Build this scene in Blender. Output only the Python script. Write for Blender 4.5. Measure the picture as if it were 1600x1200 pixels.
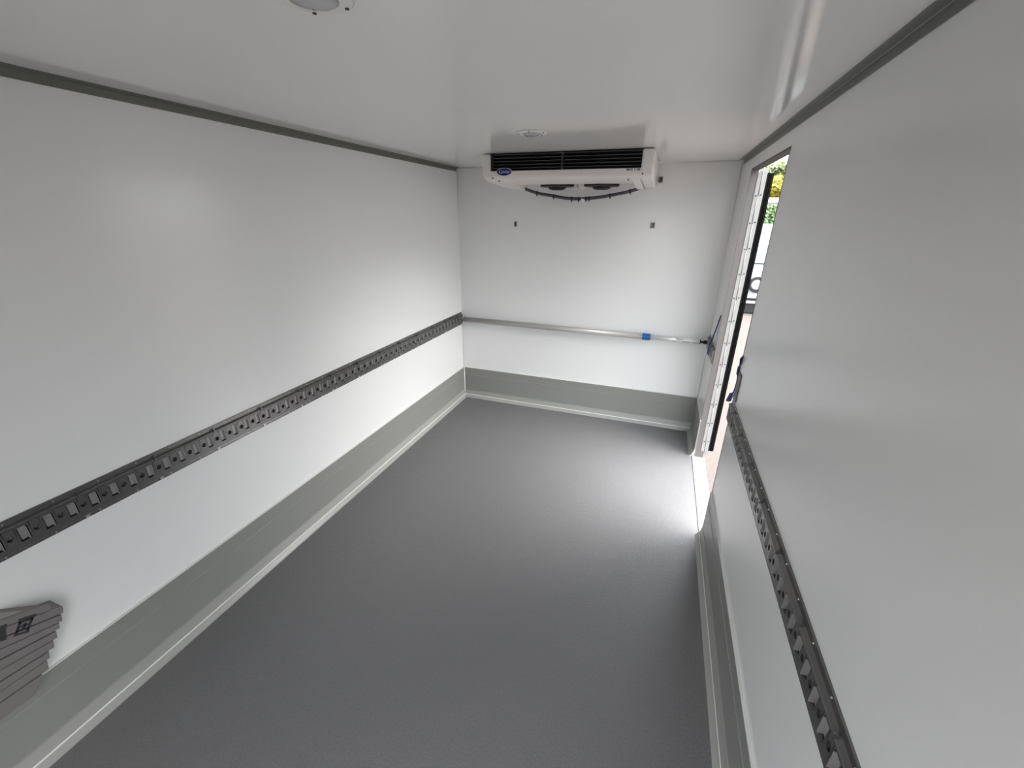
import bpy, bmesh, math, random
from mathutils import Vector, Matrix

# ------------------------------------------------------------------ scene reset
for o in list(bpy.data.objects):
    bpy.data.objects.remove(o, do_unlink=True)
scene = bpy.context.scene
C = scene.collection
W, H, REAR = 1.8, 1.727, -3.45            # inner width, inner height, rear opening (front wall is y = 0)
GROUND = -0.65

# ------------------------------------------------------------------ camera
cam_data = bpy.data.cameras.new('camera')
cam_data.sensor_width = 36.0
cam_data.lens = 651.86 / 1600.0 * 36.0
cam_data.clip_start = 0.02
cam_data.clip_end = 500
cam = bpy.data.objects.new('camera', cam_data)
C.objects.link(cam)
yaw, pitch, roll = -0.3340, -0.3854, 0.0106
fw = Vector((math.sin(yaw) * math.cos(pitch), math.cos(yaw) * math.cos(pitch), math.sin(pitch)))
rt = Vector((math.cos(yaw), -math.sin(yaw), 0))
up = rt.cross(fw)
rt, up = rt * math.cos(roll) + up * math.sin(roll), up * math.cos(roll) - rt * math.sin(roll)
m = Matrix((rt, up, -fw)).transposed().to_4x4()
m.translation = Vector((1.4489, -2.9497, 1.4281))
cam.matrix_world = m
scene.camera = cam

# ------------------------------------------------------------------ sky, sun, exposure
world = bpy.data.worlds.new('sky')
scene.world = world
world.use_nodes = True
wn = world.node_tree
bg = wn.nodes['Background']
bg.inputs['Color'].default_value = (0.93, 0.965, 1.0, 1)
# bright hazy overcast: luminance grows from horizon to zenith as (1 + 2 sin elevation) / 3
tcw = wn.nodes.new('ShaderNodeTexCoord')
sep = wn.nodes.new('ShaderNodeSeparateXYZ')
cl = wn.nodes.new('ShaderNodeClamp')
ma_ = wn.nodes.new('ShaderNodeMath'); ma_.operation = 'MULTIPLY_ADD'
SKY = 5.0
ma_.inputs[1].default_value = SKY * 2 / 3
ma_.inputs[2].default_value = SKY / 3
wn.links.new(tcw.outputs['Generated'], sep.inputs[0])
wn.links.new(sep.outputs['Z'], cl.inputs['Value'])
wn.links.new(cl.outputs[0], ma_.inputs[0])
wn.links.new(ma_.outputs[0], bg.inputs['Strength'])
sun_data = bpy.data.lights.new('sun', 'SUN')
sun_data.energy = 5.5
sun_data.angle = math.radians(65)
sun_data.color = (1.0, 0.97, 0.93)
sun = bpy.data.objects.new('sun', sun_data)
C.objects.link(sun)
sun.location = (5, -5, 12)
sun.rotation_euler = Vector((-0.72, -0.03, -0.69)).to_track_quat('-Z', 'Y').to_euler()
scene.view_settings.view_transform = 'Standard'
scene.view_settings.look = 'None'
scene.view_settings.gamma = 1.0
scene.view_settings.use_curve_mapping = False
scene.view_settings.exposure = 0.96

# ------------------------------------------------------------------ materials
def mat(name, col, rough=0.5, metal=0.0, spec=0.5, bump=None, vary=0.0, vscale=3.0, coat=0.0, trans=0.0, emit=0.0):
    ma = bpy.data.materials.new(name)
    ma.use_nodes = True
    nt = ma.node_tree
    b = nt.nodes['Principled BSDF']
    b.inputs['Base Color'].default_value = (*col, 1)
    b.inputs['Roughness'].default_value = rough
    b.inputs['Metallic'].default_value = metal
    b.inputs['Specular IOR Level'].default_value = spec
    b.inputs['Coat Weight'].default_value = coat
    b.inputs['Transmission Weight'].default_value = trans
    tc = nt.nodes.new('ShaderNodeTexCoord')
    geo = nt.nodes.new('ShaderNodeNewGeometry')
    if vary > 0:
        nz = nt.nodes.new('ShaderNodeTexNoise')
        nz.inputs['Scale'].default_value = vscale
        nz.inputs['Detail'].default_value = 4
        nt.links.new(geo.outputs['Position'], nz.inputs['Vector'])
        mx = nt.nodes.new('ShaderNodeMix')
        mx.data_type = 'RGBA'
        mx.inputs['A'].default_value = (*[c * (1 - vary) for c in col], 1)
        mx.inputs['B'].default_value = (*[min(1, c * (1 + vary)) for c in col], 1)
        nt.links.new(nz.outputs['Fac'], mx.inputs['Factor'])
        nt.links.new(mx.outputs['Result'], b.inputs['Base Color'])
    if bump:
        scale, dist = bump
        nb = nt.nodes.new('ShaderNodeTexNoise')
        nb.inputs['Scale'].default_value = scale
        nb.inputs['Detail'].default_value = 3
        nt.links.new(geo.outputs['Position'], nb.inputs['Vector'])
        bp = nt.nodes.new('ShaderNodeBump')
        bp.inputs['Distance'].default_value = dist
        bp.inputs['Strength'].default_value = 1.0
        nt.links.new(nb.outputs['Fac'], bp.inputs['Height'])
        nt.links.new(bp.outputs['Normal'], b.inputs['Normal'])
    return ma

M = {
    'wall':    mat('white_grp_wall', (0.83, 0.837, 0.83), 0.20, bump=(160, 0.00016), spec=0.5),
    'ceiling': mat('white_grp_ceiling', (0.87, 0.87, 0.855), 0.10, bump=(110, 0.00006), spec=0.5),
    'floor':   mat('grey_resin_floor', (0.158, 0.156, 0.161), 0.40, bump=(170, 0.0022), spec=0.7, vary=0.22, vscale=150),
    'kick':    mat('grey_pvc', (0.250, 0.254, 0.240), 0.36, bump=(200, 0.0001), spec=0.4),
    'cove':    mat('grey_cove_profile', (0.33, 0.332, 0.315), 0.34, spec=0.5),
    'edge':    mat('pale_edge_highlight', (0.74, 0.74, 0.71), 0.35),  # painted highlight for kick plate lip and cove ridge
    'edge2':   mat('grey_edge_highlight', (0.40, 0.40, 0.38), 0.35),
    'sealant': mat('white_sealant', (0.84, 0.84, 0.81), 0.4),
    'trim':    mat('grey_pvc_angle', (0.16, 0.165, 0.15), 0.4, spec=0.4),
    'matte':   mat('matte_grey_header', (0.13, 0.13, 0.12), 0.9, spec=0.05),
    'galv':    mat('dark_galvanised_steel', (0.20, 0.197, 0.195), 0.27, metal=0.8, vary=0.18, vscale=30),
    'galv2':   mat('pale_galvanised_steel', (0.42, 0.41, 0.41), 0.34, metal=0.6, vary=0.10, vscale=50),
    'rivet':   mat('bright_rivet', (0.6, 0.6, 0.6), 0.3, metal=0.8),
    'black':   mat('black_plastic', (0.006, 0.006, 0.007), 0.45, spec=0.3),
    'slat':    mat('dark_grey_louvre', (0.13, 0.13, 0.135), 0.35),
    'rubber':  mat('black_rubber', (0.008, 0.008, 0.009), 0.6, spec=0.3),
    'white':   mat('warm_white_plastic', (0.80, 0.77, 0.745), 0.32),
    'white2':  mat('white_lamp_ring', (0.82, 0.82, 0.80), 0.3),
    'lens':    mat('frosted_lamp_lens', (0.40, 0.40, 0.42), 0.2, coat=0.4),
    'screw':   mat('dark_screw', (0.03, 0.03, 0.03), 0.4, metal=0.5),
    'alu':     mat('aluminium_tube', (0.47, 0.455, 0.44), 0.42, metal=0.35),
    'alu2':    mat('bright_aluminium', (0.66, 0.66, 0.66), 0.35, metal=0.4),
    'jamb':    mat('anodised_jamb', (0.145, 0.138, 0.134), 0.5, metal=0.1, spec=0.3),
    'hinge':   mat('painted_hinge', (0.31, 0.308, 0.30), 0.35),
    'hingegap': mat('hinge_joint_grey', (0.10, 0.10, 0.10), 0.6),
    'sill':    mat('aluminium_sill', (0.42, 0.41, 0.40), 0.35, metal=0.2),
    'blue':    mat('blue_collar_plastic', (0.003, 0.10, 0.32), 0.35),
    'strap':   mat('navy_webbing', (0.006, 0.011, 0.095), 0.75, bump=(900, 0.0004)),
    'navy':    mat('navy_badge', (0.010, 0.014, 0.13), 0.25),
    'silver':  mat('silver_print', (0.72, 0.73, 0.80), 0.35),
    'print':   mat('grey_print', (0.035, 0.035, 0.04), 0.5),
    'hose':    mat('grey_hose', (0.075, 0.072, 0.085), 0.4),
    'paper':   mat('white_sticker', (0.84, 0.84, 0.84), 0.4),
    'crate':   mat('taupe_board', (0.185, 0.170, 0.170), 0.55, vary=0.08, vscale=40),
    'crate2':  mat('taupe_board_pale', (0.33, 0.30, 0.285), 0.5),
    'paving':  mat('pink_grey_paving', (0.098, 0.081, 0.073), 0.85, spec=0.2, vary=0.6, vscale=60),
    'carpaint': mat('silver_car_paint', (0.32, 0.335, 0.355), 0.25, metal=0.3, coat=0.6),
    'vanpaint': mat('white_van_paint', (0.48, 0.49, 0.50), 0.3, coat=0.5),
    'glass':   mat('dark_vehicle_glass', (0.06, 0.09, 0.11), 0.06, coat=0.5),
    'tyre':    mat('tyre', (0.012, 0.012, 0.013), 0.7),
    'orange':  mat('orange_stripe', (0.62, 0.22, 0.10), 0.4),
    'leafd':   mat('dark_green_leaf', (0.045, 0.095, 0.02), 0.6, vary=0.4, vscale=9),
    'leafy':   mat('yellow_green_leaf', (0.26, 0.23, 0.02), 0.6, vary=0.35, vscale=5),
    'leafp':   mat('pale_green_leaf', (0.20, 0.24, 0.11), 0.6, vary=0.3, vscale=3),
    'bark':    mat('bark', (0.10, 0.075, 0.055), 0.9, vary=0.3, vscale=15),
    'render':  mat('pale_render', (0.62, 0.62, 0.60), 0.8),
    'roof':    mat('pale_clay_roof', (0.50, 0.46, 0.43), 0.8, vary=0.2, vscale=4),
    'fence':   mat('pale_fence_board', (0.24, 0.235, 0.225), 0.7),
}

# ------------------------------------------------------------------ object helpers
ORG = {}
def tag(o, label=None, cat=None, group=None, kind=None):
    if label: o['label'] = label
    if cat: o['category'] = cat
    if group: o['group'] = group
    if kind: o['kind'] = kind
    return o
def empty(name, loc, **k):
    o = bpy.data.objects.new(name, None)
    o.empty_display_size = 0.05
    C.objects.link(o)
    o.location = loc
    ORG[o.name] = Vector(loc)
    return tag(o, **k)
def link_mesh(name, me, parent=None, loc=None):
    """link mesh data; vertices are relative to the object's origin, loc is a world position"""
    o = bpy.data.objects.new(name, me)
    C.objects.link(o)
    po = ORG[parent.name] if parent else Vector((0, 0, 0))
    wl = Vector(loc) if loc is not None else po
    if parent: o.parent = parent
    o.location = wl - po
    ORG[o.name] = wl
    return o
def finish(name, bm, material, parent=None, loc=None, smooth=False, bevel=0.0, seg=2):
    """bm is in world coordinates; origin at loc, else the parent's origin"""
    bmesh.ops.recalc_face_normals(bm, faces=bm.faces)
    po = ORG[parent.name] if parent else Vector((0, 0, 0))
    wl = Vector(loc) if loc is not None else po
    bmesh.ops.translate(bm, vec=-wl, verts=bm.verts)
    me = bpy.data.meshes.new(name)
    bm.to_mesh(me)
    bm.free()
    me.materials.append(M[material])
    if smooth:
        for p in me.polygons: p.use_smooth = True
    o = link_mesh(name, me, parent, wl)
    if bevel > 0:
        md = o.modifiers.new('bevel', 'BEVEL')
        md.width = bevel; md.segments = seg; md.limit_method = 'ANGLE'
        md.harden_normals = False
    return o
def NB(): return bmesh.new()
def box(bm, x0, x1, y0, y1, z0, z1):
    v = [bm.verts.new((x, y, z)) for z in (z0, z1) for x, y in ((x0, y0), (x1, y0), (x1, y1), (x0, y1))]
    for f in ((0, 3, 2, 1), (4, 5, 6, 7), (0, 1, 5, 4), (1, 2, 6, 5), (2, 3, 7, 6), (3, 0, 4, 7)):
        bm.faces.new([v[i] for i in f])
    return bm
def prism(bm, prof, fn, t0, t1):
    """closed profile of 2-D points; fn(a, b, t) -> world point"""
    A = [bm.verts.new(fn(a, b, t0)) for a, b in prof]
    B = [bm.verts.new(fn(a, b, t1)) for a, b in prof]
    n = len(prof)
    for i in range(n):
        j = (i + 1) % n
        bm.faces.new((A[i], A[j], B[j], B[i]))
    bm.faces.new(A[::-1]); bm.faces.new(B)
    return bm
def cyl(bm, p0, p1, r0, r1=None, n=20):
    p0, p1 = Vector(p0), Vector(p1)
    r1 = r0 if r1 is None else r1
    d = (p1 - p0).normalized()
    a = d.orthogonal().normalized(); b = d.cross(a)
    A, B = [], []
    for i in range(n):
        t = 2 * math.pi * i / n
        q = a * math.cos(t) + b * math.sin(t)
        A.append(bm.verts.new(p0 + q * r0)); B.append(bm.verts.new(p1 + q * r1))
    for i in range(n):
        j = (i + 1) % n
        bm.faces.new((A[i], A[j], B[j], B[i]))
    bm.faces.new(A[::-1]); bm.faces.new(B)
    return bm
def lathe(bm, c, axis, prof, n=32):
    """prof: (radius, height along axis); closed at both ends"""
    c, axis = Vector(c), Vector(axis).normalized()
    a = axis.orthogonal().normalized(); b = axis.cross(a)
    rings = []
    for r, h in prof:
        if r < 1e-6:
            rings.append([bm.verts.new(c + axis * h)]); continue
        rings.append([bm.verts.new(c + axis * h + (a * math.cos(2 * math.pi * i / n) + b * math.sin(2 * math.pi * i / n)) * r) for i in range(n)])
    for R, S in zip(rings, rings[1:]):
        for i in range(n):
            j = (i + 1) % n
            if len(R) == 1 and len(S) == 1: continue
            if len(R) == 1: bm.faces.new((R[0], S[j], S[i]))
            elif len(S) == 1: bm.faces.new((R[i], R[j], S[0]))
            else: bm.faces.new((R[i], R[j], S[j], S[i]))
    return bm
def spline(pts, n=6):
    P = [Vector(p) for p in pts]
    P = [P[0] * 2 - P[1]] + P + [P[-1] * 2 - P[-2]]
    out = []
    for i in range(1, len(P) - 2):
        for k in range(n):
            t = k / n
            a, b, c, d = P[i - 1], P[i], P[i + 1], P[i + 2]
            out.append(0.5 * ((2 * b) + (c - a) * t + (2 * a - 5 * b + 4 * c - d) * t * t + (3 * b - a - 3 * c + d) * t ** 3))
    out.append(P[-2])
    return out
def tube(bm, pts, r, n=10):
    rings = []
    for i, p in enumerate(pts):
        d = (pts[min(i + 1, len(pts) - 1)] - pts[max(i - 1, 0)]).normalized()
        a = d.cross(Vector((0, 0.3, 1))).normalized(); b = d.cross(a)
        rings.append([bm.verts.new(p + (a * math.cos(2 * math.pi * k / n) + b * math.sin(2 * math.pi * k / n)) * r) for k in range(n)])
    for R, S in zip(rings, rings[1:]):
        for k in range(n):
            j = (k + 1) % n
            bm.faces.new((R[k], R[j], S[j], S[k]))
    bm.faces.new(rings[0][::-1]); bm.faces.new(rings[-1])
    return bm
def ribbon(bm, pts, width_dir, w, t):
    """flat webbing of width w and thickness t along points"""
    wd = Vector(width_dir).normalized()
    rings = []
    for i, p in enumerate(pts):
        d = (pts[min(i + 1, len(pts) - 1)] - pts[max(i - 1, 0)]).normalized()
        nrm = d.cross(wd).normalized()
        rings.append([bm.verts.new(p + wd * sx * w / 2 + nrm * sn * t / 2) for sx, sn in ((-1, -1), (1, -1), (1, 1), (-1, 1))])
    for R, S in zip(rings, rings[1:]):
        for k in range(4):
            j = (k + 1) % 4
            bm.faces.new((R[k], R[j], S[j], S[k]))
    bm.faces.new(rings[0][::-1]); bm.faces.new(rings[-1])
    return bm
def text_mesh(name, body, size, material, mw, parent, shear=0.0, extrude=0.0004, bold=0.0):
    cu = bpy.data.curves.new(name, 'FONT')
    cu.body = body; cu.size = size; cu.align_x = 'CENTER'; cu.align_y = 'CENTER'
    cu.extrude = extrude; cu.offset = size * bold; cu.shear = shear; cu.resolution_u = 3
    tmp = bpy.data.objects.new(name + '_curve', cu)
    C.objects.link(tmp)
    dg = bpy.context.evaluated_depsgraph_get()
    me = bpy.data.meshes.new_from_object(tmp.evaluated_get(dg))
    bpy.data.objects.remove(tmp, do_unlink=True)
    me.transform(mw)
    po = ORG[parent.name]
    me.transform(Matrix.Translation(-po))
    me.materials.clear(); me.materials.append(M[material])
    return link_mesh(name, me, parent)

# ================================================================== THE BOX BODY
bm = box(NB(), -0.05, W + 0.035, REAR, 0.06, -0.06, 0.0)
tag(finish('floor', bm, 'floor'), 'grey granular resin floor of the box body', kind='structure')
bm = box(NB(), -0.05, W + 0.035, REAR, 0.06, H, H + 0.06)
tag(finish('ceiling', bm, 'ceiling'), 'glossy white ceiling of the box body', kind='structure')
bm = box(NB(), -0.05, 0.0, REAR, 0.06, 0.0, H)
tag(finish('wall_left', bm, 'wall'), 'long white side wall without a door', kind='structure')
bm = box(NB(), 0.0, W, 0.0, 0.06, 0.0, H)
tag(finish('wall_back', bm, 'wall'), 'white end wall carrying the cooling unit', kind='structure')
DY0, DY1, DZ = -1.141, -0.376, 1.650      # side door opening
bm = NB()
XO = W + 0.035
def face(bm, *pts): bm.faces.new([bm.verts.new(p) for p in pts])
# one wall with a door hole, cut as a grid so that every face stays planar and convex
ys, zs = [REAR, DY0, DY1, 0.06], [0.0, DZ, H]
solid = lambda i, j: 0 <= i < 3 and 0 <= j < 2 and not (i == 1 and j == 0)
for i in range(3):
    for j in range(2):
        if not solid(i, j): continue
        a, b, c, d = ys[i], ys[i + 1], zs[j], zs[j + 1]
        for x in (W, XO): face(bm, (x, a, c), (x, b, c), (x, b, d), (x, a, d))
        if not solid(i - 1, j): face(bm, (W, a, c), (XO, a, c), (XO, a, d), (W, a, d))
        if not solid(i + 1, j): face(bm, (W, b, c), (XO, b, c), (XO, b, d), (W, b, d))
        if not solid(i, j - 1): face(bm, (W, a, c), (XO, a, c), (XO, b, c), (W, b, c))
        if not solid(i, j + 1): face(bm, (W, a, d), (XO, a, d), (XO, b, d), (W, b, d))
bmesh.ops.remove_doubles(bm, verts=bm.verts, dist=1e-6)
tag(finish('wall_right', bm, 'wall'), 'white side wall with the open door slot', kind='structure')

# unseen rear door frame, added to hold back sky light from behind
tag(finish('trim_7', box(NB(), 0.0, W, REAR, REAR + 0.05, 1.45, H), 'wall'), 'added white header of the unseen rear door frame', kind='structure')
tag(finish('trim_8', box(NB(), 0.0, 0.07, REAR, REAR + 0.05, 0.0, 1.50), 'wall'), 'added white post of the unseen rear door frame, left wall side', kind='structure')
tag(finish('trim_9', box(NB(), W - 0.07, W, REAR, REAR + 0.05, 0.0, 1.50), 'wall'), 'added white post of the unseen rear door frame, door wall side', kind='structure')

bm = box(NB(), 0.07, 0.90, REAR + 0.01, REAR + 0.045, 0.0, 1.50)  # added leaf out of view, cuts the daylight entering from the rear
rd = tag(finish('added_rear_door', bm, 'wall'), 'unseen closed white rear door leaf added to block rear light', kind='structure')
finish('lock_rod', cyl(NB(), (0.86, REAR + 0.052, 0.05), (0.86, REAR + 0.052, 1.45), 0.010, n=10), 'alu2', rd)

# sealant beads in the corners
def bead(name, p0, p1, r, label):
    return tag(finish(name, cyl(NB(), p0, p1, r, n=8), 'sealant', smooth=True), label, kind='structure')
bead('trim_3', (0.002, -0.002, 0.255), (0.002, -0.002, H), 0.004, 'white sealant bead in the corner of left and end walls')
bead('trim_4', (0.02, -0.002, H - 0.002), (W - 0.02, -0.002, H - 0.002), 0.0045, 'white sealant bead along the top of the end wall')
bead('trim_5', (W - 0.002, -0.002, 0.255), (W - 0.002, -0.002, H), 0.004, 'white sealant bead in the corner beside the door')
bead('trim_6', (0.008, -0.008, 0.0), (0.008, -0.008, 0.257), 0.004, 'white sealant bead between the two kick plates')

# ceiling angle trims
Lp = [(0, 0), (0.024, 0), (0.024, -0.003), (0.006, -0.0045), (0.0045, -0.006), (0.003, -0.024), (0, -0.024)]
tag(finish('trim_1', prism(NB(), Lp, lambda a, b, t: (a, t, H + b), REAR + 0.05, -0.012), 'trim'),
    'grey angle strip along the ceiling edge of the left wall', kind='structure')
tag(finish('trim_2', prism(NB(), Lp, lambda a, b, t: (W - a, t, H + b), REAR + 0.05, -0.06), 'trim'),
    'grey angle strip along the ceiling edge above the side door', kind='structure')

# kick plates: flat plate with bead line + sloped cove + floor flange
KP = [(0, 0.058), (0, 0.2575), (0.005, 0.2575), (0.0065, 0.256), (0.0065, 0.2000), (0.0078, 0.1992), (0.0078, 0.1978), (0.0065, 0.197),
      (0.0065, 0.0660), (0.0078, 0.0652), (0.0078, 0.0638), (0.0065, 0.063), (0.0068, 0.058)]
KC = [(0, 0), (0, 0.058), (0.0068, 0.058), (0.0092, 0.046), (0.0125, 0.030), (0.0150, 0.0225), (0.0170, 0.0205), (0.0185, 0.0180), (0.0225, 0.0120), (0.0300, 0.0030), (0.034, 0.0)]
def kick(name, fn, t0, t1, label):
    o = tag(finish(name, prism(NB(), KP, fn, t0, t1), 'kick'), label, kind='structure')
    c = finish('cove', prism(NB(), KC, fn, t0, t1), 'cove', o)
    c['label'] = 'paler sloped cove strip along the floor'
    e = finish('top_highlight', prism(NB(), [(0, 0.2573), (0, 0.2592), (0.0072, 0.2592), (0.0072, 0.2560), (0.0062, 0.2560), (0.0062, 0.2573)], fn, t0, t1), 'edge', o)  # pale strip paints the light caught by the top lip
    e['label'] = 'thin pale top edge with its highlight painted on'
    finish('moulding_highlight', prism(NB(), [(0.006, 0.1975), (0.006, 0.1995), (0.0082, 0.1990), (0.0082, 0.1980)], fn, t0, t1), 'edge2', o)  # paler strips draw the bead and ridge highlights in colour
    finish('moulding_highlight', prism(NB(), [(0.006, 0.0630), (0.006, 0.0652), (0.0084, 0.0647), (0.0084, 0.0635)], fn, t0, t1), 'edge2', o)
    finish('moulding_highlight', prism(NB(), [(0.0140, 0.0215), (0.0165, 0.0250), (0.0180, 0.0235), (0.0180, 0.0195)], fn, t0, t1), 'edge', c)
    return o
kick('baseboard_left', lambda a, b, t: (a, t, b), REAR + 0.05, -0.004, 'grey kick plate along the long left wall')
kick('baseboard_back', lambda a, b, t: (t, -a, b), 0.004, W - 0.002, 'grey kick plate along the end wall under the load bar')
kick('baseboard_right', lambda a, b, t: (W - a, t, b), REAR + 0.05, DY0 + 0.002, 'grey kick plate on the right wall before the door')
kick('baseboard_right', lambda a, b, t: (W - a, t, b), DY1 - 0.006, -0.006, 'short grey kick plate between door slot and end wall')

# ================================================================== SIDE DOOR
door = empty('door_1', (W, DY1, 0), label='open side door folded back with piano hinge and black seal', kind='structure')
finish('header', box(NB(), W - 0.001, XO + 0.002, DY0, DY1, DZ - 0.004, DZ + 0.0005), 'matte', door)
finish('jamb', box(NB(), W - 0.001, 1.832, DY1 - 0.004, DY1 + 0.002, 0.052, DZ - 0.004), 'jamb', door)
finish('jamb', box(NB(), W - 0.001, XO + 0.002, DY0 - 0.002, DY0 + 0.003, 0.0, DZ - 0.004), 'jamb', door)
finish('jamb_foot', box(NB(), W - 0.001, 1.85, DY1 - 0.005, DY1 + 0.002, 0.0, 0.052), 'jamb', door)
sill = finish('sill', box(NB(), 1.788, 1.860, DY0, DY1, -0.01, 0.004), 'sill', door)
bm = NB()
for k in range(5): cyl(bm, (1.806, DY0 + 0.1 + k * 0.14, 0.003), (1.806, DY0 + 0.1 + k * 0.14, 0.0055), 0.004, n=8)
finish('rivets', bm, 'rivet', sill)['kind'] = 'stuff'
leaf = finish('door_leaf', box(NB(), 1.851, 1.877, DY1 + 0.004, DY1 + 0.74, 0.02, 1.655), 'hinge', door)
h1 = finish('hinge_strip', box(NB(), 1.832, 1.8495, DY1 - 0.006, DY1 + 0.001, 0.05, 1.632), 'hinge', door)
h2 = finish('hinge_strip', box(NB(), 1.8525, 1.872, DY1 - 0.006, DY1 + 0.003, 0.05, 1.645), 'hinge', door)
finish('hinge_joint', box(NB(), 1.8490, 1.8530, DY1 - 0.003, DY1 + 0.002, 0.05, 1.632), 'hingegap', door)
z = 0.10; k = 0
while z < 1.6:
    dx = 0.0012 if k % 2 else -0.0012
    finish('knuckle', cyl(NB(), (1.851 + dx, DY1 - 0.006, z), (1.851 + dx, DY1 - 0.006, z + 0.125), 0.0022, n=8), 'hinge', door, smooth=True)
    z += 0.13; k += 1
rv = cyl(NB(), (0, 0, 0), (0, -0.003, 0), 0.0036, 0.002, n=8)
rme = bpy.data.meshes.new('rivet'); rv.to_mesh(rme); rv.free(); rme.materials.append(M['screw'])
for k in range(12):
    zz = 0.12 + 0.128 * k
    link_mesh('rivet', rme, h1, (1.8405, DY1 - 0.006, zz))
    link_mesh('rivet', rme, h2, (1.8625, DY1 - 0.006, zz + 0.004))
SP = [(0, 0), (0, -0.030), (0.006, -0.034), (0.009, -0.026), (0.014, -0.034), (0.018, -0.026), (0.023, -0.034), (0.026, -0.024), (0.030, -0.028), (0.030, 0)]
finish('rubber_seal', prism(NB(), SP, lambda a, b, t: (1.8735 + a, DY1 + 0.032 + b, t), 0.055, 1.631), 'rubber', door)
finish('rain_gutter', box(NB(), XO, XO + 0.03, DY0 - 0.05, DY1 + 0.3, DZ + 0.03, DZ + 0.055), 'black', door)

# ================================================================== LASHING RAILS
PITCH = 0.049
def rail(name, xw, s, y0, y1, ph, zo, label, group='lashing rails'):
    """xw wall plane, s inward sign, ph a slot centre"""
    yc = y1
    root = empty(name, (xw, (y0 + y1) / 2, 0.619 + zo), label=label, cat='lashing rail', group=group)
    P = lambda n, y, z: (xw + s * n, y, z + zo)
    top = [(0, 0.718), (0.003, 0.718), (0.004, 0.717), (0.004, 0.7030), (0.013, 0.7000), (0.0145, 0.6985), (0.0145, 0.6955), (0.012, 0.6925), (0, 0.6925)]
    bot = [(0, 0.634), (0.012, 0.634), (0.0125, 0.6325), (0.0035, 0.6290), (0.004, 0.620), (0.003, 0.619), (0, 0.619)]
    finish('upper_flange', prism(NB(), top, lambda a, b, t: P(a, t, b), y0, y1), 'galv', root)
    finish('lower_flange', prism(NB(), bot, lambda a, b, t: P(a, t, b), y0, y1), 'galv', root)
    # perforated face plate
    bm = NB()
    za, zb, zs0, zs1, n0, n1 = 0.634, 0.6925, 0.648, 0.688, 0.012, 0.005
    kk0 = math.ceil((y0 + PITCH / 2 - ph) / PITCH); kk1 = math.floor((y1 - PITCH / 2 - ph) / PITCH)
    def quad(*pts): bm.faces.new([bm.verts.new(P(*p)) for p in pts])
    def ring(ya, yb, hole):
        rect = []
        n = len(hole)
        inner = [bm.verts.new(P(n0, a, b)) for a, b in hole]
        back = [bm.verts.new(P(n1, a, b)) for a, b in hole]
        cy_ = (ya + yb) / 2; cz_ = (zs0 + zs1) / 2
        outer = []
        for a, b in hole:     # project each hole vertex outwards on the cell border
            dy, dz = a - cy_, b - cz_
            sc = min([((yb - cy_) / abs(dy)) if abs(dy) > 1e-9 else 1e9, ((zb - cz_) / dz) if dz > 1e-9 else 1e9, ((za - cz_) / dz) if dz < -1e-9 else 1e9])
            outer.append(bm.verts.new(P(n0, cy_ + dy * sc, cz_ + dz * sc)))
        for i in range(n):
            j = (i + 1) % n
            bm.faces.new((outer[i], outer[j], inner[j], inner[i]))
            bm.faces.new((inner[i], inner[j], back[j], back[i]))
        # corners of the cell
        for yy in (ya, yb):
            for zz in (za, zb):
                cand = [v for v in outer if abs(v.co.y - yy) < 1e-5 and (v.co.z - zo - cz_) * (zz - cz_) > 0]
                cand2 = [v for v in outer if abs(v.co.z - zo - zz) < 1e-5 and (v.co.y - cy_) * (yy - cy_) > 0]
                if cand and cand2:
                    a = max(cand, key=lambda v: abs(v.co.z - zo - cz_)); b = max(cand2, key=lambda v: abs(v.co.y - cy_))
                    if a is not b:
                        bm.faces.new((a, b, bm.verts.new(P(n0, yy, zz))))
    for k in range(kk0, kk1 + 1):
        c = ph + k * PITCH
        sl = [(c - 0.0105, zs0 + 0.001), (c - 0.009, zs0), (c + 0.009, zs0), (c + 0.0105, zs0 + 0.001), (c + 0.0105, zs1 - 0.001), (c + 0.009, zs1), (c - 0.009, zs1), (c - 0.0105, zs1 - 0.001)]
        ring(c - 0.0150, c + 0.0150, sl)
        hc = c + PITCH / 2; r = 0.0072
        if k < kk1:
            ring(c + 0.0150, c + PITCH - 0.0150, [(hc + r * math.cos(t * math.pi / 8 + .1), (zs0 + zs1) / 2 + 1.15 * r * math.sin(t * math.pi / 8 + .1)) for t in range(16)])
    cA = ph + kk0 * PITCH - 0.015; cB = ph + kk1 * PITCH + 0.015
    for a, b in ((y0, cA), (cB, y1)):
        if b - a > 1e-4: quad((n0, a, za), (n0, b, za), (n0, b, zb), (n0, a, zb))
    for ye in (y0, y1):
        quad((0, ye, za), (n0, ye, za), (n0, ye, zb), (0, ye, zb))
    bmesh.ops.remove_doubles(bm, verts=bm.verts, dist=1e-6)
    fp = finish('face_plate', bm, 'galv', root)
    finish('back_channel', box(NB(), *sorted((xw + s * 0.0005, xw + s * 0.002)), y0, y1, 0.634 + zo, 0.6925 + zo), 'galv', root)
    # embossed pressing seen in every slot, with its folded bright edge
    bm = NB()
    box(bm, *sorted((s * 0.002, s * 0.0065)), -0.0060, 0.0065, -0.017, 0.017)
    box(bm, *sorted((s * 0.0065, s * 0.0150)), 0.0055, 0.0072, -0.019, 0.019)
    bmesh.ops.recalc_face_normals(bm, faces=bm.faces)
    me = bpy.data.meshes.new('slot_tab'); bm.to_mesh(me); bm.free(); me.materials.append(M['galv2'])
    for k in range(kk0, kk1 + 1):
        link_mesh('slot_tab', me, root, (xw, ph + k * PITCH, 0.668 + zo))
    # clips in the ridge every four slots, upper and lower
    bm = NB()
    box(bm, *sorted((s * 0.003, s * 0.0165)), -0.0055, -0.0005, -0.006, 0.0035)
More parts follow.
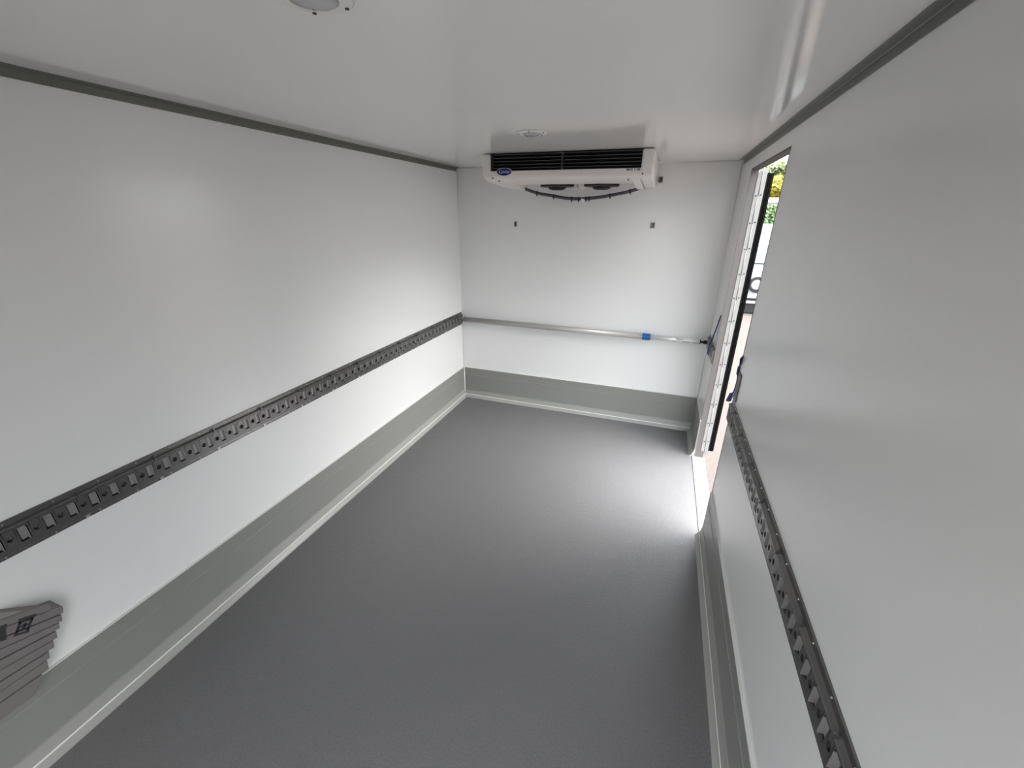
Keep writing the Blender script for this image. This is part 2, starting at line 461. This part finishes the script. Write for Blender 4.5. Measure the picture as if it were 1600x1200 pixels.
    box(bm, *sorted((s * 0.003, s * 0.0070)), -0.0015, 0.0050, 0.0025, 0.009)
    me = bpy.data.meshes.new('clip'); bm.to_mesh(me); bm.free(); me.materials.append(M['galv'])
    bm = NB(); box(bm, *sorted((s * 0.002, s * 0.0085)), -0.004, 0.004, -0.004, 0.004)
    me2 = bpy.data.meshes.new('clip_foot'); bm.to_mesh(me2); bm.free(); me2.materials.append(M['rivet'])
    k = math.ceil((y0 - ph - 2.5 * PITCH) / (4 * PITCH))
    dots = NB()
    while True:
        yy = ph + 2.5 * PITCH + 4 * PITCH * k
        if yy > y1 - 0.01: break
        if yy > y0 + 0.01:
            c = link_mesh('clip', me, root, (xw, yy, 0.701 + zo))
            link_mesh('clip_foot', me2, root, (xw, yy, 0.627 + zo))
        for dy in (0.05, 0.147):
            if y0 + .01 < yy + dy < y1 - .01:
                cyl(dots, P(0.003, yy + dy, 0.7105), P(0.0055, yy + dy, 0.7105), 0.0020, 0.0014, n=8)
                cyl(dots, P(0.003, yy + dy - 0.02, 0.6245), P(0.0055, yy + dy - 0.02, 0.6245), 0.0020, 0.0014, n=8)
        k += 1
    d = finish('rivets', dots, 'rivet', root)
    d['kind'] = 'stuff'
    return root
rail('lashing_rail', 0.0, 1, REAR + 0.06, -0.014, -2.567, 0.0, 'long dark steel lashing rail with slots on the left wall')
rail('lashing_rail', W, -1, REAR + 0.06, DY0 - 0.006, -2.348, 0.006, 'dark steel lashing rail running from door slot along right wall')
rail('lashing_rail', W, -1, DY1 + 0.004, -0.030, -0.190, 0.002, 'short dark steel rail stub holding the load bar end beside the door')

# ================================================================== LOAD BAR
by, bz = -0.042, 0.668
bar = empty('load_bar', (W / 2, by, bz), label='telescopic aluminium load bar with blue collar across the end wall', cat='load bar')
finish('outer_tube', cyl(NB(), (0.040, by, bz), (1.392, by - 0.006, bz), 0.0195, n=28), 'alu', bar, smooth=True)
finish('inner_tube', cyl(NB(), (1.36, by - 0.006, bz), (1.742, by - 0.008, bz), 0.0165, n=28), 'alu2', bar, smooth=True)
bm = lathe(NB(), (1.380, by - 0.006, bz), (1, 0, 0), [(0, 0), (0.021, 0), (0.0225, 0.002), (0.0225, 0.048), (0.021, 0.052), (0, 0.052)], 28)
finish('collar', bm, 'blue', bar)
st = finish('sticker', cyl(NB(), (1.595, by - 0.008, bz), (1.738, by - 0.008, bz), 0.0170, n=28), 'paper', bar, smooth=True)
bm = NB()
rnd = random.Random(4)
for row, (zz, x0, x1) in enumerate(((0.0105, 1.603, 1.640), (0.0045, 1.603, 1.632), (-0.003, 1.63, 1.685), (-0.008, 1.64, 1.675), (-0.006, 1.695, 1.728))):
    x = x0
    while x < x1:
        w_ = rnd.uniform(0.003, 0.008)
        yy = by - 0.008 - math.sqrt(max(1e-9, 0.0172 ** 2 - zz ** 2))
        box(bm, x, x + w_, yy - 0.0003, yy + 0.002, bz + zz - 0.0014, bz + zz + 0.0014)
        x += w_ + 0.002
finish('print', bm, 'print', st)['kind'] = 'stuff'
bm = lathe(NB(), (1.742, by - 0.008, bz), (1, 0, 0), [(0, 0), (0.015, 0), (0.015, 0.004), (0.007, 0.008), (0.006, 0.018), (0.012, 0.026), (0.013, 0.044), (0, 0.044)], 20)
finish('end_foot', bm, 'black', bar)
bm = lathe(NB(), (0.040, by, bz), (-1, 0, 0), [(0, 0), (0.017, 0), (0.014, 0.006), (0.008, 0.010), (0.010, 0.024), (0, 0.024)], 20)
finish('end_foot', bm, 'galv2', bar)

# ================================================================== STRAPS AT THE DOOR
s1 = empty('strap', (W - 0.02, -0.33, 0.66), label='blue webbing strap looped on the rail stub by the load bar end', cat='strap', group='blue straps')
finish('webbing', ribbon(NB(), spline([(W - 0.025, -0.262, 0.655), (W - 0.025, -0.285, 0.72), (W - 0.012, -0.315, 0.81), (W - 0.003, -0.336, 0.905)]), (0.0, 1, 0.3), 0.020, 0.003), 'strap', s1)
finish('webbing', ribbon(NB(), spline([(W - 0.025, -0.330, 0.665), (W - 0.026, -0.340, 0.72), (W - 0.014, -0.338, 0.82), (W - 0.004, -0.338, 0.905)]), (0.0, 1, 0.3), 0.012, 0.003), 'strap', s1)
s2 = empty('strap', (W, DY0, 0.75), label='navy strap with thick end hanging in the open door slot', cat='strap', group='blue straps')
finish('webbing', ribbon(NB(), spline([(W - 0.002, DY0 - 0.006, 0.915), (W + 0.004, DY0 + 0.012, 0.885), (W + 0.006, DY0 + 0.022, 0.850), (W + 0.010, DY0 + 0.030, 0.800), (W + 0.014, DY0 + 0.075, 0.730), (W + 0.016, DY0 + 0.12, 0.690), (W + 0.018, DY0 + 0.175, 0.662)]), (0.5, 0.6, 0.6), 0.036, 0.004), 'strap', s2)
finish('end_pad', ribbon(NB(), spline([(W + 0.014, DY0 + 0.105, 0.702), (W + 0.017, DY0 + 0.14, 0.678), (W + 0.018, DY0 + 0.195, 0.655)]), (0.3, 0.3, 0.9), 0.042, 0.012), 'strap', s2, bevel=0.003)
finish('keeper', box(NB(), W - 0.006, W + 0.012, DY0 + 0.004, DY0 + 0.030, 0.825, 0.862), 'strap', s2, bevel=0.003)
pl = finish('reflection_plate', box(NB(), W - 0.004, W, -1.205, -1.150, 0.735, 0.850), 'jamb', loc=(W, -1.178, 0.735), bevel=0.001)  # added plate imitating a grey reflection in the glossy wall
tag(pl, 'small grey plate standing in for a reflection in right wall above the rail start', 'plate')

# ================================================================== COOLING UNIT
FY = -0.63
unit = empty('cooling_unit', (0.9, -0.3, H), label='white ceiling cooling unit with black louvred grille on the end wall', cat='cooling unit')
# housing: lower white shell, closed profile swept along x
shell = [(-0.630, 1.643), (-0.634, 1.640), (-0.634, 1.622), (-0.630, 1.612), (-0.618, 1.604), (-0.59, 1.601), (-0.27, 1.598), (-0.262, 1.600), (-0.258, 1.618), (-0.0005, 1.618), (-0.0005, H - 0.001), (-0.58, H - 0.001), (-0.58, 1.643)]
housing = finish('housing', prism(NB(), shell, lambda a, b, t: (t, a, b), 0.505, 1.292), 'white', unit)
# grille
grille = finish('grille_back', box(NB(), 0.512, 1.285, -0.592, -0.581, 1.643, H - 0.0015), 'black', unit)
bm = NB(); box(bm, 0.512, 0.530, FY, -0.59, 1.643, H - 0.0015); finish('grille_end', bm, 'black', unit)
for k in range(5):
    z = 1.6545 + 0.0157 * k
    bm = prism(NB(), [(FY + 0.002, z), (FY + 0.002, z + 0.0022), (-0.592, z + 0.012), (-0.592, z + 0.0095)], lambda a, b, t: (t, a, b), 0.530, 1.285)
    lv = finish('louvre', bm, 'black', unit)
    finish('louvre_highlight', box(NB(), 0.530, 1.285, FY + 0.0005, FY + 0.0022, z, z + 0.0018), 'slat', lv)  # lighter nosing colours in the highlight along each slat front
finish('grille_bar', box(NB(), 0.896, 0.8985, FY + 0.001, -0.592, 1.643, H - 0.002), 'slat', unit)
# end caps: rounded side pods reaching back to the wall
cap = [(-0.638, H - 0.003), (-0.640, 1.66), (-0.636, 1.625), (-0.622, 1.607), (-0.59, 1.598), (-0.45, 1.588), (-0.25, 1.578), (-0.12, 1.578), (-0.04, 1.590), (-0.001, 1.61), (-0.001, H - 0.003)]
finish('end_cap', prism(NB(), cap, lambda a, b, t: (t, a, b), 0.464, 0.511), 'white', unit, bevel=0.020, seg=5)
finish('end_cap', prism(NB(), cap, lambda a, b, t: (t, a, b), 1.287, 1.346), 'white', unit, bevel=0.026, seg=5)
pod = [(-0.60, 1.612), (-0.57, 1.597), (-0.40, 1.586), (-0.20, 1.574), (-0.13, 1.574), (-0.10, 1.582), (-0.10, 1.612)]
finish('hose_cover', prism(NB(), pod, lambda a, b, t: (t, a, b), 0.508, 0.548), 'white', unit, bevel=0.011, seg=3)
finish('hose_cover', prism(NB(), pod, lambda a, b, t: (t, a, b), 1.240, 1.284), 'white', unit, bevel=0.019, seg=4)
for (x, y, z) in ((0.525, -0.6355, 1.612), (0.548, -0.60, 1.6), (1.298, -0.6385, 1.620), (1.226, -0.56, 1.6)):
    finish('screw', cyl(NB(), (x, y, z - 0.003), (x, y - 0.003, z - 0.004), 0.004, n=8), 'screw', unit)
# fans hanging in the rear recess
for cx in (0.768, 1.039):
    fan = finish('fan', lathe(NB(), (cx, -0.175, 1.618), (0, 0, -1), [(0, 0), (0.100, 0), (0.104, 0.004), (0.104, 0.027), (0.096, 0.029), (0.070, 0.030), (0, 0.030)], 32), 'black', unit)
    finish('fan_hub', lathe(NB(), (cx, -0.175, 1.590), (0, 0, -1), [(0, 0), (0.058, 0), (0.050, 0.012), (0.036, 0.018), (0, 0.018)], 20), 'black', fan)
finish('drain_cup', lathe(NB(), (0.905, -0.10, 1.600), (0, 0, -1), [(0, -0.018), (0.036, -0.018), (0.030, 0.012), (0.018, 0.022), (0, 0.022)], 20), 'white', unit, smooth=False)
# hose with ties and drain fitting
hp = [(0.545, -0.125, 1.583), (0.575, -0.122, 1.573), (0.636, -0.118, 1.556), (0.733, -0.112, 1.541), (0.80, -0.110, 1.530), (0.850, -0.110, 1.526), (0.923, -0.110, 1.525), (1.037, -0.112, 1.535), (1.131, -0.116, 1.551), (1.205, -0.120, 1.566), (1.262, -0.124, 1.583)]
hs = spline(hp, 6)
hose = finish('hose', tube(NB(), hs, 0.0095, 12), 'hose', unit, smooth=True)
def near(x): return min(range(len(hs)), key=lambda i: abs(hs[i].x - x))
for x in (0.620, 0.733, 0.846, 0.898, 0.942, 0.962, 1.086, 1.205):
    i = max(1, min(len(hs) - 2, near(x)))
    d = (hs[i + 1] - hs[i - 1]).normalized()
    c = hs[i]
    bm = cyl(NB(), c - d * 0.003, c + d * 0.003, 0.0125, n=14)
    box(bm, c.x - 0.003, c.x + 0.003, c.y - 0.004, c.y + 0.004, c.z - 0.0185, c.z - 0.010)
    finish('cable_tie', bm, 'black', hose)
finish('drain_fitting', lathe(NB(), (0.920, -0.112, 1.517), (0, 0, -1), [(0, -0.008), (0.012, -0.008), (0.013, 0.002), (0.010, 0.008), (0.008, 0.018), (0, 0.018)], 16), 'white2', hose)
# oval badge and type plate
bm = NB()
def oval(bm, cx, cz, a, b, y0, y1, n=36):
    prism(bm, [(cx + a * math.cos(2 * math.pi * i / n), cz + b * math.sin(2 * math.pi * i / n)) for i in range(n)], lambda p, q, t: (p, t, q), y0, y1)
    return bm
BX, BZ = 0.590, 1.6375
rim = finish('badge', oval(NB(), BX, BZ, 0.0425, 0.0195, -0.6385, -0.630), 'silver', unit)
finish('badge_face', oval(NB(), BX, BZ, 0.0400, 0.0175, -0.6395, -0.636), 'navy', rim)
R = Matrix.Rotation(math.radians(90), 4, 'X')
text_mesh('lettering', 'Carrier', 0.0205, 'silver', Matrix.Translation((BX, -0.6396, BZ)) @ R, rim, shear=0.25)
tp = finish('type_plate', box(NB(), 1.222, 1.282, -0.6352, -0.6335, 1.628, 1.6425), 'paper', unit)
text_mesh('lettering', 'MXS 1100', 0.0150, 'print', Matrix.Translation((1.252, -0.6354, 1.6355)) @ R, tp, bold=0.03)

# ================================================================== CEILING LAMPS
def lamp(x, y, label):
    root = empty('ceiling_lamp', (x, y, H), label=label, cat='ceiling lamp', group='round ceiling lamps')
    finish('ring', lathe(NB(), (x, y, H), (0, 0, -1), [(0, 0), (0.060, 0), (0.060, 0.003), (0.057, 0.0055), (0.038, 0.0065), (0.036, 0.004), (0, 0.004)], 48), 'white2', root)
    finish('lens', lathe(NB(), (x, y, H), (0, 0, -1), [(0.0362, 0.003), (0.0362, 0.0065), (0.033, 0.0090), (0.020, 0.0110), (0, 0.0118)], 40), 'lens', root, smooth=True)
    for a in range(5):
        t = math.radians(57 + 72 * a)
        px, py = x + 0.0510 * math.cos(t), y + 0.0510 * math.sin(t)
        finish('screw', cyl(NB(), (px, py, H - 0.005), (px, py, H - 0.0075), 0.0032, n=10), 'screw', root)
    return root
lamp(0.907, -2.308, 'round white ceiling lamp nearest the camera with dark screws')
lamp(0.898, -1.155, 'round white ceiling lamp just in front of the cooling unit')

# ================================================================== WALL FASTENERS
def fastener(x, z, label, double=False):
    root = empty('wall_fastener', (x, -0.0005, z), label=label, cat='fastener', group='small fasteners on the end wall')
    w_ = 0.0085 if not double else 0.0125
    finish('body', box(NB(), x - w_, x + w_, -0.010, -0.0005, z - 0.0165, z + 0.0165), 'galv', root, bevel=0.003)
    finish('pin', box(NB(), x - 0.003, x + 0.003, -0.0125, -0.009, z - 0.010, z + 0.010), 'screw', root)
    if double: finish('pin', box(NB(), x + 0.005, x + 0.009, -0.0125, -0.009, z - 0.012, z + 0.012), 'screw', root)
fastener(0.441, 1.368, 'small dark fastener on end wall below left end of cooling unit')
fastener(1.354, 1.375, 'small dark fastener on end wall below right end of cooling unit', True)
fastener(1.366, 1.633, 'small dark fastener on end wall right beside the cooling unit cap', True)

# ================================================================== STACK OF BOARDS ON THE KICK PLATE
crate = empty('board_stack', (0.03, -2.80, 0.2575), label='fanned stack of taupe boards with dark stamps resting on left kick plate', cat='board stack')
# joints between the boards, front view: (y, z) near the end and the slope dz/dy; the pile fans open towards the rear
JOINT = [(-2.596, 0.479, -0.393), (-2.605, 0.459, -0.402), (-2.590, 0.429, -0.362), (-2.600, 0.410, -0.301), (-2.612, 0.393, -0.220),
         (-2.625, 0.373, -0.168), (-2.640, 0.351, -0.101), (-2.651, 0.331, -0.047), (-2.665, 0.303, -0.045), (-2.715, 0.2605, -0.004)]
END = [-2.597, -2.581, -2.590, -2.600, -2.612, -2.624, -2.640, -2.650, -2.668]
def jz(k, y): return JOINT[k][1] + JOINT[k][2] * (y - JOINT[k][0])
for k in range(9):
    y1, y0 = END[k], -2.98
    xf = 0.060 - (0.0015 if k % 2 else 0)
    gap = 0.0013
    yb = y1 - (0.030 if k == 8 else 0.004)
    q = [(y0, jz(k + 1, y0) + gap), (yb, jz(k + 1, yb) + gap), (y1, jz(k, y1) - gap), (y0, jz(k, y0) - gap)]
    if k == 0:
        # lid: its end is cut askew, so the top narrows towards the corner
        bm = NB()
        A = [bm.verts.new((xf, a, b)) for a, b in q]
        yw = -2.657
        B = [bm.verts.new((0.002, a, b)) for a, b in [(y0, jz(1, y0) + gap), (yw, jz(1, yw) + gap), (yw, jz(0, yw) - gap), (y0, jz(0, y0) - gap)]]
        for i in range(4):
            j = (i + 1) % 4
            bm.faces.new((A[i], A[j], B[j], B[i]))
        bm.faces.new(A[::-1]); bm.faces.new(B)
        finish('lid', bm, 'crate', crate, bevel=0.001, seg=1)
        bm = NB()
        tp_ = [(0.050, -2.640), (0.050, -2.97), (0.008, -2.97), (0.008, -2.680)]
        lo = [bm.verts.new((a, b, jz(0, b) - gap)) for a, b in tp_]
        hi = [bm.verts.new((a, b, jz(0, b) + 0.0006)) for a, b in tp_]
        for i in range(4):
            j = (i + 1) % 4
            bm.faces.new((lo[i], lo[j], hi[j], hi[i]))
        bm.faces.new(lo[::-1]); bm.faces.new(hi)
        finish('lid_panel', bm, 'crate2', crate)
    else:
        finish('board', prism(NB(), q, lambda a, b, t: (t, a, b), 0.002, xf), 'crate', crate, bevel=0.001, seg=1)
def mark(TL, TR, BL, BR, bars):
    bm = NB()
    def at(u, v):
        return [(1 - v) * ((1 - u) * BL[i] + u * BR[i]) + v * ((1 - u) * TL[i] + u * TR[i]) for i in (0, 1)]
    for u0, u1, v0, v1 in bars:
        prism(bm, [at(u0, v0), at(u1, v0), at(u1, v1), at(u0, v1)], lambda a, b, t: (t, a, b), 0.0588, 0.0606)
    return bm
SQ = [(0, 1, 0, .12), (0, 1, .88, 1.0), (.08, .24, .12, .88), (.76, .92, .12, .88), (.08, .92, .20, .30), (.08, .92, .70, .80), (.42, .60, .30, .62), (.30, .70, .46, .54)]
finish('stamp', mark((-2.6550, 0.488), (-2.6256, 0.4745), (-2.6765, 0.4525), (-2.6520, 0.4385), SQ), 'print', crate)['label'] = 'dark square stamp'
LT = [(0, 1, .80, 1.0), (.62, .95, 0, .8), (0, .62, .38, .56), (0, .3, .0, .38)]
finish('stamp', mark((-2.7100, 0.5080), (-2.6740, 0.4955), (-2.7150, 0.4680), (-2.6850, 0.4560), LT), 'print', crate)['label'] = 'dark printed mark'

# ================================================================== OUTSIDE
bm = box(NB(), -40, 60, -40, 90, GROUND - 0.2, GROUND)
tag(finish('ground', bm, 'paving'), 'pinkish grey paving outside the vehicle', kind='structure')

def leaves(bm, c, rx, ry, rz, n, size, seed):
    r = random.Random(seed)
    for _ in range(n):
        while True:
            u = Vector((r.uniform(-1, 1), r.uniform(-1, 1), r.uniform(-1, 1)))
            if 0.25 < u.length < 1: break
        p = Vector(c) + Vector((u.x * rx, u.y * ry, u.z * rz))
        a = Vector((r.gauss(0, 1), r.gauss(0, 1), r.gauss(0, 1))).normalized()
        b = a.orthogonal().normalized()
        s = size * r.uniform(0.6, 1.3)
        bm.faces.new([bm.verts.new(q) for q in (p - a * s, p + b * s * .55, p + a * s, p - b * s * .55)])
    return bm
def tree(x, y, trunk_h, rx, rz, cz, mat_, n, size, seed, label, name='tree', cat='tree'):
    root = empty(name, (x, y, GROUND), label=label, cat=cat)
    bm = cyl(NB(), (x, y, GROUND), (x, y, GROUND + trunk_h), 0.05 * rx + 0.05, 0.03 * rx + 0.02, n=9)
    for a in range(4):
        t = a * 1.6
        cyl(bm, (x, y, GROUND + trunk_h * 0.85), (x + math.cos(t) * rx * .55, y + math.sin(t) * rx * .55, cz + rz * .3), 0.025 * rx + 0.01, 0.01, n=6)
    finish('trunk', bm, 'bark', root)
    f = finish('foliage', leaves(NB(), (x, y, cz), rx, rx, rz, n, size, seed), mat_, root)
    f['kind'] = 'stuff'
    return root
# silver car facing the door, headlamp in view
cxx, cy0 = 4.10, 8.0
car = empty('car', (cxx, cy0 + 2.0, GROUND), label='silver car with round headlamps parked beyond the side door', cat='car')
g = GROUND
side = [(0.0, 0.22), (-0.02, 0.62), (0.05, 0.78), (0.25, 0.88), (1.05, 1.0), (1.75, 1.45), (3.0, 1.48), (3.75, 1.05), (4.1, 0.98), (4.15, 0.30), (4.0, 0.20)]
finish('body', prism(NB(), side, lambda a, b, t: (t, cy0 + a, g + b), cxx - 0.85, cxx + 0.85), 'carpaint', car, bevel=0.06, seg=3)
finish('windscreen', prism(NB(), [(1.10, 1.02), (1.70, 1.42), (1.69, 1.44), (1.07, 1.03)], lambda a, b, t: (t, cy0 + a - 0.02, g + b + 0.01), cxx - 0.70, cxx + 0.70), 'glass', car)
for s_ in (-1, 1):
    finish('side_window', box(NB(), cxx + s_ * 0.85 - 0.01, cxx + s_ * 0.85 + 0.01, cy0 + 1.85, cy0 + 3.1, g + 1.05, g + 1.36), 'glass', car)
    hx = cxx + s_ * 0.585
    hl = finish('headlamp', lathe(NB(), (hx, cy0 - 0.02, g + 0.66), (0, -1, 0), [(0, -0.06), (0.175, -0.06), (0.175, 0.03), (0.125, 0.035), (0.12, 0.0), (0, 0.0)], 28), 'tyre', car)
    finish('headlamp_lens', lathe(NB(), (hx, cy0 - 0.02, g + 0.66), (0, -1, 0), [(0.118, 0.0), (0.09, 0.025), (0, 0.035)], 24), 'alu2', hl, smooth=True)
    for wy in (0.85, 3.35):
        wx = cxx + s_ * 0.80
        wh = finish('wheel', lathe(NB(), (wx, cy0 + wy, g + 0.31), (s_, 0, 0), [(0, -0.10), (0.29, -0.10), (0.31, -0.07), (0.31, 0.07), (0.29, 0.09), (0.2, 0.09), (0.19, 0.06), (0, 0.06)], 28), 'tyre', car)
        finish('rim', lathe(NB(), (wx, cy0 + wy, g + 0.31), (s_, 0, 0), [(0.19, 0.06), (0.17, 0.085), (0.05, 0.095), (0, 0.095)], 20), 'alu2', wh)
finish('bumper', box(NB(), cxx - 0.84, cxx + 0.84, cy0 - 0.10, cy0 + 0.05, g + 0.36, g + 0.44), 'vanpaint', car, bevel=0.02)
finish('bumper', box(NB(), cxx - 0.84, cxx + 0.84, cy0 - 0.11, cy0 + 0.05, g + 0.24, g + 0.30), 'vanpaint', car, bevel=0.02)
finish('lower_grille', box(NB(), cxx - 0.82, cxx + 0.82, cy0 - 0.07, cy0 + 0.05, g + 0.03, g + 0.36), 'tyre', car)
# low pale fence behind the car
fn_ = empty('fence', (5.0, 12.5, GROUND), label='pale horizontal board fence behind the silver car', cat='fence')
for k in range(6):
    finish('board', box(NB(), 1.0, 9.0, 12.5, 12.53, g + 0.06 + 0.125 * k, g + 0.16 + 0.125 * k), 'fence', fn_)
for x in (1.0, 3.0, 5.0, 7.0, 9.0):
    finish('post', box(NB(), x - 0.05, x + 0.05, 12.53, 12.61, g, g + 0.78), 'fence', fn_)
# white van side-on behind the fence
vy = 14.0
van = empty('van', (6.0, vy + 1, GROUND), label='white van with orange stripe standing behind the pale fence', cat='van')

vs = [(2.6, 0.3), (2.6, 1.75), (2.8, 1.86), (7.2, 1.86), (8.1, 1.25), (8.7, 1.05), (8.8, 0.35)]
finish('body', prism(NB(), vs, lambda a, b, t: (a, t, g + b), vy, vy + 1.9), 'vanpaint', van, bevel=0.06, seg=2)
for x0, x1 in ((3.0, 4.3), (4.5, 5.8), (6.0, 7.0)):
    finish('side_window', box(NB(), x0, x1, vy - 0.012, vy + 0.02, g + 0.88, g + 1.24), 'glass', van)
finish('stripe', box(NB(), 2.62, 8.0, vy - 0.010, vy + 0.02, g + 0.76, g + 0.82), 'orange', van)
finish('side_rail', box(NB(), 2.65, 8.6, vy - 0.03, vy + 0.02, g + 0.62, g + 0.69), 'tyre', van)
finish('roof_rail', box(NB(), 2.8, 7.2, vy - 0.02, vy + 0.02, g + 1.30, g + 1.35), 'tyre', van)
for wx in (3.6, 7.6):
    finish('wheel', lathe(NB(), (wx, vy + 0.05, g + 0.36), (0, -1, 0), [(0, -0.2), (0.36, -0.2), (0.36, 0.06), (0.2, 0.08), (0, 0.06)], 24), 'tyre', van)
# greenery and house further back
tree(6.5, 24.0, 0.9, 1.9, 0.95, 1.05, 'leafd', 5000, 0.13, 2, 'dark green rounded bush behind the white van', 'bush', 'bush')
tree(9.0, 37.0, 2.6, 2.2, 0.80, 3.55, 'leafy', 5000, 0.18, 3, 'yellow green tree behind the low pale building')
tree(12.9, 58.0, 4.5, 4.0, 0.9, 6.3, 'leafp', 6000, 0.4, 5, 'pale green tall tree far behind the low building')
hs_ = empty('house', (9.0, 33.0, GROUND), label='low pale rendered building in front of the yellow green tree', cat='house')
finish('wall', box(NB(), 4.0, 15.0, 31.0, 35.0, g, g + 3.0), 'render', hs_)
finish('roof', prism(NB(), [(30.7, g + 3.0), (33.0, g + 3.35), (35.3, g + 3.0)], lambda a, b, t: (t, a, b), 3.7, 15.3), 'roof', hs_)
for x in (4.8, 7.3, 9.8, 12.3):
    wd = finish('window', box(NB(), x, x + 1.2, 30.95, 31.02, g + 1.0, g + 2.2), 'render', hs_)
    finish('pane', box(NB(), x + 0.1, x + 1.1, 30.93, 30.96, g + 1.1, g + 2.1), 'glass', wd)
